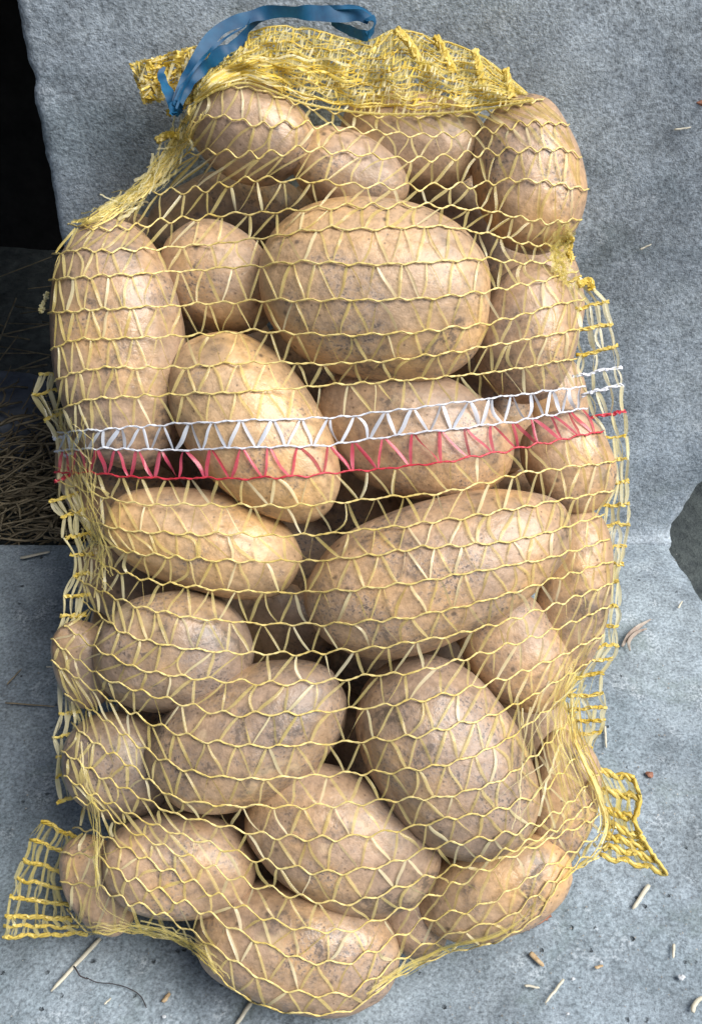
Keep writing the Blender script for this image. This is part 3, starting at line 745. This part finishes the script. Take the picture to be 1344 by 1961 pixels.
bundle('folded_edge', [(378,195),(335,285),(300,335),(245,382),(190,415),(135,432)], 9, 26, (2, 4), 'chain', seed=10, jag=1.8, frac=(.15, .5))
bundle('folded_edge', [(370,215),(318,312),(250,380),(200,405)], 14, 26, (2.5, 6), 'pale', seed=12, lift=.004, jag=1.5, frac=(.12, .3))
bundle('folded_edge', [(1122,1240),(1082,1330),(1070,1420),(1100,1500),(1125,1560),(1135,1630)], 24, 22, (1.5, 3.2), 'tape', seed=14, frac=(.4, .9), jag=1.2)
bundle('folded_edge', [(1110,1260),(1050,1360),(1015,1480),(1000,1600)], 30, 12, (2, 4.5), 'pale', seed=15, frac=(.2, .5), jag=.8)
bundle('folded_edge', [(1090,1330),(1105,1420),(1150,1520),(1165,1580),(1140,1640)], 7, 13, (2, 4), 'chain', seed=16, frac=(.4, .9), jag=1)
bundle('folded_edge', [(1090,420),(1070,470),(1075,520),(1098,560)], 14, 30, (3, 7), 'tape', seed=17, frac=(.2, .5), jag=3)
bundle('folded_edge', [(150,1775),(268,1780),(357,1805),(402,1838),(440,1880)], 8, 26, (1.5, 3.5), 'tape', seed=18, frac=(.2, .6), jag=1.5)
bundle('folded_edge', [(700,1905),(760,1865),(850,1818),(967,1785),(1040,1720)], 5, 14, (2, 3.5), 'tape', seed=19, jag=1.2)
bundle('folded_edge', [(165,1420),(168,1500),(185,1570),(188,1660),(200,1740),(260,1775)], 6, 12, (1.5, 3.5), 'tape', seed=20, frac=(.3, .7), jag=1.2)
bundle('folded_edge', [(135,800),(155,880),(170,960),(185,1060),(180,1150)], 17, 60, (1.5, 3.5), 'tape', seed=21, frac=(.08, .3), jag=1.0)

# ---- gathered mouth
BOT = spline([(372,200),(420,172),(468,160),(520,176),(570,197),(640,212),(700,219),(853,219),(940,209),(1022,192)], 300)
TOP = spline([(372,168),(398,120),(440,92),(480,62),(540,50),(600,56),(660,74),(705,78),(760,56),(800,64),(850,78),(920,108),(965,140),(1012,182)], 300)
def mouth(u, v, lay=0.0):
    """u along, v 0 at the rows .. 1 at the top"""
    x = np.clip(np.asarray(u)*299, 0, 298.99); i = x.astype(int); f = (x-i)[..., None]
    b_ = BOT[i]*(1-f)+BOT[i+1]*f; t_ = TOP[i]*(1-f)+TOP[i+1]*f
    v = np.asarray(v); p = b_*(1-v)[..., None]+t_*v[..., None]
    d0 = samp(TF, b_[..., 0], b_[..., 1]); d1 = np.minimum(.648, wall_d(t_[..., 1])-.012)
    rip = .0055*np.sin(u*46+v*5)+.004*np.sin(u*23-v*9+1)+.003*np.sin(v*17+u*12)
    d = d0*(1-v)+d1*v + rip*np.clip(v*3, 0, 1)*np.clip((1.05-v)*4, 0.2, 1) - .001 - lay - .012*np.sin(v*math.pi)
    return V(p[..., 0], p[..., 1], np.minimum(d, wall_d(p[..., 1])-.004))
r = np.random.default_rng(77)
gm = MB(); gp = MB(); gt = MB()
for lay, nrow, ph in ((0.0, 13, 0.0), (.006, 10, 2.1), (-.005, 11, 4.0)):
    def vv(k, u): return (k/(nrow-1))*.96+.02 + (.045*np.sin(u*34+k*.35+ph)+.035*np.sin(u*15+k*.5+ph*2)+.018*np.sin(u*83+k))*min(1, k*.4)
    for k in range(nrow):
        u = np.linspace(0, 1, 300); v = vv(k, u)+r.normal(0, .004, 300)
        (gm if (k+int(ph)) % 2 else gt).tube(mouth(u, np.clip(v, 0, 1.0), lay+r.uniform(-.001, .001)), PXM*r.uniform(1.2, 2.2), 5)
        if k == nrow-1: continue
        nz = 58
        for j in range(nz):
            for sg in (0, 1):
                u0 = (j+.5*sg)/nz+r.normal(0, .003); u1 = (j+.5)/nz+r.normal(0, .003)+(.5/nz if sg else -.1/nz)
                if not (0 < u0 < 1 and 0 < u1 < 1) or r.random() < .15+.55*max(0, 1-k/(nrow*.4)): continue
                t = np.linspace(0, 1, 5); uu = u0+(u1-u0)*t
                v = vv(k, uu)*(1-t)+vv(k+1, uu)*t
                q_ = r.random(); tgt = gp if q_ < .40 else (gm if (q_ < .62 and u0 < .6) or q_ < .47 else gt)
                tgt.ribbon(mouth(uu, np.clip(v, 0, 1), lay+r.uniform(-.001, .002)), PXM*r.uniform(2, 5), r.normal(0, .6)+r.normal(0, .8)*t, r.normal(0, .1))
for k in range(26):                       # pleats pulled towards the knot
    u0 = r.uniform(.0, .12); u1 = u0+r.uniform(.15, .5); u = np.linspace(u0, u1, 30); v = r.uniform(.15, .6)+np.linspace(0, r.uniform(-.1, .35), 30)+.03*np.sin(u*60+k)
    (gm if k % 2 else gp).ribbon(mouth(u, np.clip(v, 0, 1), .009), PXM*r.uniform(2.5, 6), r.normal(0, .5)+np.linspace(0, r.normal(0, 1.5), 30), .15)
mo = gm.build('gathered_mouth', M['gold'], sack); mo['label'] = 'crumpled golden mouth of the sack bunched at the top'; mo['_w'] = sack['_w']
gp.build('tape_tangle', M['pale'], mo); gt.build('tape_tangle', M['tape'], mo)
def cord(path, thick, n=4, seed=1, mt='gold', dl=.006, name='twisted_cord'):
    rr = np.random.default_rng(seed); P = spline(path, 26); m = MB(); L = np.linalg.norm(np.diff(P, axis=0), axis=1).sum()
    t = np.linspace(0, 1, 26); w0 = np.minimum(.640, wall_d(P[:, 1])-.006)-dl
    dsf = np.minimum(w0, samp(TF, P[:, 0], P[:, 1])-.004)
    tn = np.gradient(P, axis=0); tn /= np.linalg.norm(tn, axis=1)[:, None]; nr = np.stack([-tn[:, 1], tn[:, 0]], -1)
    for s_ in range(n):
        ph = s_*2*math.pi/n; a = t*L/11+ph
        p = P+nr*(thick*.30*np.sin(a)+rr.normal(0, .8, 26))[:, None]
        m.tube(V(p[:, 0], p[:, 1], dsf-PXM*thick*.3*np.cos(a)), PXM*thick*.24, 5)
    for k in range(int(L/5)):
        q = rr.integers(0, 26); an = rr.uniform(0, 6.28); LL = rr.uniform(7, 15); tt = np.linspace(-.5, .5, 4)
        px = P[q, 0]+LL*math.cos(an)*tt; py = P[q, 1]+LL*math.sin(an)*tt
        m.ribbon(V(px, py, np.full(4, dsf[q])-.003), PXM*rr.uniform(3, 6), rr.uniform(-1, 1), .1)
    return m.build(name, M[mt], sack)
cord([(758,56),(785,84),(800,112),(832,140)], 17, seed=1); cord([(834,70),(850,100),(868,138)], 16, seed=2)
cord([(908,96),(916,130),(926,172)], 16, seed=3); cord([(966,132),(974,158),(978,184)], 15, seed=4)
cord([(322,218),(345,205),(372,184)], 15, seed=5); cord([(300,270),(322,258),(345,262)], 15, seed=6)
cord([(1094,455),(1088,480),(1094,500)], 14, seed=7); cord([(1108,545),(1128,538),(1132,556)], 15, seed=8); cord([(92,560),(84,580),(78,600)], 7, seed=9, mt='pale')

# bunched corner hanging out to the left under the drawstring
TL = spline([(250,124),(300,112),(352,96),(405,84)], 100); BL = spline([(276,196),(305,190),(350,182),(395,170)], 100)
def tailp(u, v, lay):
    x = np.clip(np.asarray(u)*99, 0, 98.99); i = x.astype(int)
    p = TL[i]*(1-np.asarray(v))[..., None]+BL[i]*np.asarray(v)[..., None]
    d = np.minimum(.642, wall_d(p[..., 1])-.008) + .005*np.sin(np.asarray(u)*18+np.asarray(v)*6) - lay - .010*np.asarray(u)
    return V(p[..., 0], p[..., 1], np.minimum(d, wall_d(p[..., 1])-.003))
ba = MB(); bb = MB()
for k in range(9):
    u = np.linspace(0, 1, 60); v = k/8 + .05*np.sin(u*22+k)+r.normal(0, .025, 60)
    ba.tube(tailp(u, np.clip(v, 0, 1), r.uniform(0, .004)), PXM*r.uniform(1.6, 3), 5)
for k in range(330):
    u0, v0 = r.uniform(0, 1, 2); t = np.linspace(-.5, .5, 5); an = r.normal(1.3, .5) if r.random() < .7 else r.normal(0, .5)
    L = r.uniform(.08, .28)
    (ba if r.random() < .6 else bb).ribbon(tailp(np.clip(u0+L*math.cos(an)*t, 0, 1), np.clip(v0+L*1.8*math.sin(an)*t, -.04, 1.06), r.uniform(-.002, .006)), PXM*r.uniform(3, 6.5), r.uniform(-1, 1)+r.normal(0, 1)*t, .1)
bo = ba.build('bunched_corner', M['gold'], sack); bo['_w'] = sack['_w']; bb.build('tape_tangle', M['pale'], bo)

# ---- blue drawstring
ds = MB()
def blue(path, wpx, twist, d0, d1, cup=.02, n=60):
    P = spline(path, n); wv = np.interp(np.linspace(0, 1, n), np.linspace(0, 1, len(wpx)), wpx)
    tv = np.interp(np.linspace(0, 1, n), np.linspace(0, 1, len(twist)), twist)
    d = np.interp(np.linspace(0, 1, n), np.linspace(0, 1, 5), [d0, (d0*3+d1)/4, (d0+d1)/2, (d0+d1*3)/4, d1])
    q_ = np.arange(n); tv = tv + .25*np.sin(q_*.23+wpx[0])+.14*np.sin(q_*.61+d0*900); wv = wv*(1+.06*np.sin(q_*.5))
    d = np.minimum(d, wall_d(P[:, 1])-.003)
    ds.ribbon(V(P[:, 0], P[:, 1], d), PXM*wv, tv, cup)
blue([(333,216),(345,182),(360,148),(376,118),(394,88),(420,58),(468,36),(512,24),(579,24),(646,27),(690,27),(708,36)], [16,24,27,26,24,24,26,24,26,32,32,26], [0,.2,.3,-.2,.5,.3,.1,-.4,-.1,.1,.2,.6], .612, .638, n=90)
blue([(706,32),(716,44),(714,58),(704,68)], [24,16,12,18], [.6,1.2,.9,.4], .637, .632, n=24)
blue([(706,70),(688,66),(668,58),(648,50),(634,44)], [18,22,20,16,10], [.3,.2,.3,.6,.8], .632, .640, n=30)
blue([(521,24),(500,32),(481,47),(470,66),(458,84),(424,104),(404,118),(388,132),(368,152),(352,176),(338,206)], [16,20,22,24,26,32,26,22,22,22,18], [.2,.5,.9,.4,-.2,.2,.5,.1,-.3,0,.2], .632, .608, n=80)
blue([(336,210),(328,188),(320,170),(311,150),(309,140),(316,128)], [20,22,23,20,15,5], [.1,.0,-.3,-.6,-.3,.1], .612, .622, n=36)
for k in range(3): # the knot
    blue([(326+k*2,206+k*6),(338,202+k*6),(349-k,210+k*5)], [14,20,12], [.4*k,.2,-.5], .606-.001*k, .610, .3, 16)
blue([(338,208),(352,170),(376,128),(402,98),(436,70),(470,50)], [4,6,5,7,5,3], [.4,.8,.2,-.6,.5,.9], .604, .622, n=60)
blue([(560,18),(610,16),(660,14),(694,17),(712,30)], [7,10,9,8,4], [.3,-.4,.2,.6,.9], .634, .633, n=40)
dr = ds.build('drawstring', M['blue'], sack); dr['label'] = 'shiny blue plastic ribbon tying the sack mouth'


# ------------------------------------------------------------------ bits on the floor
def stalk(name, a, b_, wpx, material, label, cat='straw', group='straw bits on the floor', bow=0.0, z=.0015, sides=6, taper=.8, kink=False, zf=.55, wall=False):
    pa, pb = (wpt(*a, WALL_Y-.002), wpt(*b_, WALL_Y-.002)) if wall else (fpt(*a, z), fpt(*b_, z))
    n = 9; t = np.linspace(0, 1, n)[:, None]; p = pa*(1-t)+pb*t
    dv = pb-pa; sd_ = np.array([-dv[1], dv[0], 0]); sd_ /= np.linalg.norm(sd_)+1e-9
    p = p + sd_*np.linalg.norm(dv)*bow*np.sin(t*math.pi) + rng.normal(0, .00012, (n, 3))
    wd_ = wpx*np.linalg.norm(p[0]-CAM)/FPX/2
    rr = wd_*np.interp(t[:, 0], [0, .12, .9, 1], [.8, 1, taper, taper*.5])
    m = MB(); c = p.mean(0)
    m.tube(p, rr, sides)
    v = np.concatenate(m.v)
    if not wall: v[:, 2] = np.maximum(.0002, (v[:, 2]-z)*zf + z*.7)
    m.v = [v-c]
    o = m.build(name, material); o.location = c
    return tag(o, label, cat, group)
stalk('straw', (192,1796), (98,1898), 9, M['straw'], 'long pale straw on the floor below the bottom left corner flap')
stalk('straw', (482,1918), (448,1968), 9, M['straw'], 'pale straw poking out under the lowest potato at the bottom edge')
stalk('straw', (1242,1694), (1211,1740), 9, M['straw'], 'short wide straw on the floor below the golden corner flap')
stalk('straw', (1079,1875), (1043,1920), 5.5, M['straw'], 'thin straw at the bottom right lying across a small dark stain')
stalk('straw', (1004,1886), (1033,1891), 5, M['straw'], 'small blunt straw bit left of the thin straw at bottom right')
stalk('straw', (1290,1808), (1288,1834), 6, M['straw'], 'tiny upright straw chip at the right near the pale grit')
stalk('straw', (1326,1938), (1350,1908), 9, M['straw'], 'curved straw at the bottom right edge of the picture', bow=.15)
stalk('straw', (200,1922), (213,1911), 4, M['straw'], 'tiny white straw chip right of the long straw')
stalk('straw', (312,1919), (326,1900), 9, M['husk'], 'small yellowish flake on the floor at the bottom left', cat='flake', group=None)
stalk('straw', (40,1068), (96,1056), 7, M['straw'], 'faint straw on the dark floor just below the hay')
stalk('straw', (10,1345), (105,1352), 3.5, M['hay'], 'thin dull stalk lying level on the shaded floor at left')
stalk('straw', (14,1310), (42,1280), 3, M['hay'], 'thin dull stalk slanting on the shaded floor at left')
stalk('straw', (86,1267), (112,1268), 2.5, M['straw'], 'thin fibre end sticking out at the left edge of the sack', z=.02)
stalk('straw', (1298,1164), (1306,1150), 4, M['straw'], 'tiny straw chip on the floor near the broken wall foot')
stalk('straw', (1138,1853), (1154,1848), 6, M['husk'], 'tiny yellow-green flake on the floor at bottom right', cat='flake', group=None)
stalk('straw', (1158,1390), (1160,1432), 5, M['straw'], 'small white straw beside the lower end of the right seam')
stalk('seed_husk', (1015,1824), (1041,1850), 11, M['husk'], 'brown seed husk on the floor below the shiny potato', 'husk', None, taper=.7)
stalk('straw', (1290,248), (1322,244), 3.5, M['straw'], 'thin straw stuck to the wall at upper right', wall=True)
stalk('straw', (1224,478), (1246,468), 3.5, M['straw'], 'tiny straw stuck to the wall right of the sack shoulder', wall=True)
stalk('fibre', (142,1848), (168,1874), 3, M['hair'], 'short dark fibre lying across the long straw', 'fibre', None, bow=-.1, z=.004)
# long dark hair-like fibre
pth = spline([(166,1872),(182,1880),(215,1884),(245,1892),(270,1908),(281,1930)], 30); q = fpt(pth[:, 0], pth[:, 1], .0006)
m = MB(); m.tube(q, .0003, 5); tag(m.build('fibre', M['hair']), 'long wavy dark fibre on the floor beside the long straw', 'fibre')
# withered leaf right of the seam
m = MB()
for pth, wd_ in (([(1190,1238),(1200,1222),(1216,1205),(1246,1186)], [4, 12, 10, 2]), ([(1205,1246),(1203,1230),(1218,1212),(1238,1204)], [3, 8, 8, 2])):
    P = spline(pth, 24); z = .002+.004*np.sin(np.linspace(0, math.pi, 24)); q = V(P[:, 0], P[:, 1], (H-z)/(math.sin(PITCH)+(P[:, 1]-CY)/FPX*math.cos(PITCH)))
    m.ribbon(q, PXM*1.05*np.interp(np.linspace(0, 1, 24), np.linspace(0, 1, 4), wd_), np.linspace(.2, -.5, 24), .3)
o = m.build('withered_leaf', M['leaf']); tag(o, 'withered curled leaf on the floor right of the seam', 'leaf')
o.modifiers.new('thick', 'SOLIDIFY').thickness = .0005
# reddish flake by the bottom right potato
u, v = np.meshgrid(np.linspace(0, 1, 12), np.linspace(0, 1, 8))
c4 = [np.array(p_, float) for p_ in ((1000, 1768), (1052, 1738), (1055, 1758), (1010, 1782))]
P = (c4[0]*(1-u[..., None])+c4[1]*u[..., None])*(1-v[..., None])+(c4[3]*(1-u[..., None])+c4[2]*u[..., None])*v[..., None]
P = P + rng.normal(0, 1.0, P.shape); z = .003+.004*np.sin(u*3)+.002*v
o = grid_mesh(V(P[..., 0], P[..., 1], (H-z)/(math.sin(PITCH)+(P[..., 1]-CY)/FPX*math.cos(PITCH)))).build('skin_flake', M['peel'])
tag(o, 'reddish brown flake sticking out under the bottom right potato', 'flake'); o.modifiers.new('thick', 'SOLIDIFY').thickness = .0008
# grit and a reddish crumb
def crumb(px, py, rpx, material, label, cat='grit', wall=False, group=None):
    v = ICO[:0]; bm = bmesh.new(); bmesh.ops.create_icosphere(bm, subdivisions=2, radius=1.0)
    rr = np.random.default_rng(int(px+py)); v = np.array([q.co[:] for q in bm.verts]); f = [tuple(q.index for q in p_.verts) for p_ in bm.faces]; bm.free()
    kv = rr.normal(0, 2.2, (4, 3)); rad = 1+.16*np.sin(v@kv.T).sum(1)
    c = wpt(px, py) if wall else fpt(px, py, .0008); s_ = rpx*np.linalg.norm(c-CAM)/FPX
    v = v*rad[:, None]*s_*np.array([1, .8, .55])
    m = MB(); m.add(v, f); o = m.build(cat if cat != 'grit' else 'grit_grain', material, None, False); o.location = c
    return tag(o, label, cat, group)
dust = MB(); bm = bmesh.new(); bmesh.ops.create_icosphere(bm, subdivisions=1, radius=1.0)
iv = np.array([q.co[:] for q in bm.verts]); jf = [tuple(q.index for q in p_.verts) for p_ in bm.faces]; bm.free()
for k in range(900):
    if rng.random() < .45: px, py = rng.uniform(-20, 1360), rng.uniform(1060, 1990)
    else: px, py = rng.uniform(900, 1330), rng.normal(1600, 230)
    if not 1060 < py < 1990: continue
    c = fpt(px, py, .0004); s_ = rng.uniform(.6, 2.0)*np.linalg.norm(c-CAM)/FPX
    dust.add(iv*s_*rng.uniform(.5, 1.3, 3)*np.array([1, 1, .5]) + c, jf)
tag(dust.build('dust', M['dirt'], None, False), 'fine crumbs of soil and dust scattered over the floor', 'dust', kind='stuff')
crumb(1304, 1870, 6, M['grit'], 'pale grit grain at the right below the tiny upright straw chip')
crumb(1097, 1874, 3.5, M['grit'], 'pale grit grain just right of the thin straw at bottom right')
crumb(1087, 1941, 3, M['grit'], 'small white grit grain at the bottom edge right of the thin straw')
crumb(1150, 1842, 3, M['grit'], 'pale grit grain beside the yellow-green flake')
crumb(1243, 1482, 7, M['peel'], 'reddish crumb on the floor above the golden corner flap', 'crumb')
crumb(316, 1946, 3.5, M['grit'], 'white grit grain at the bottom left near the yellowish flake')
crumb(1342, 196, 10, M['peel'], 'reddish lump on the wall at the right edge', 'lump', True)
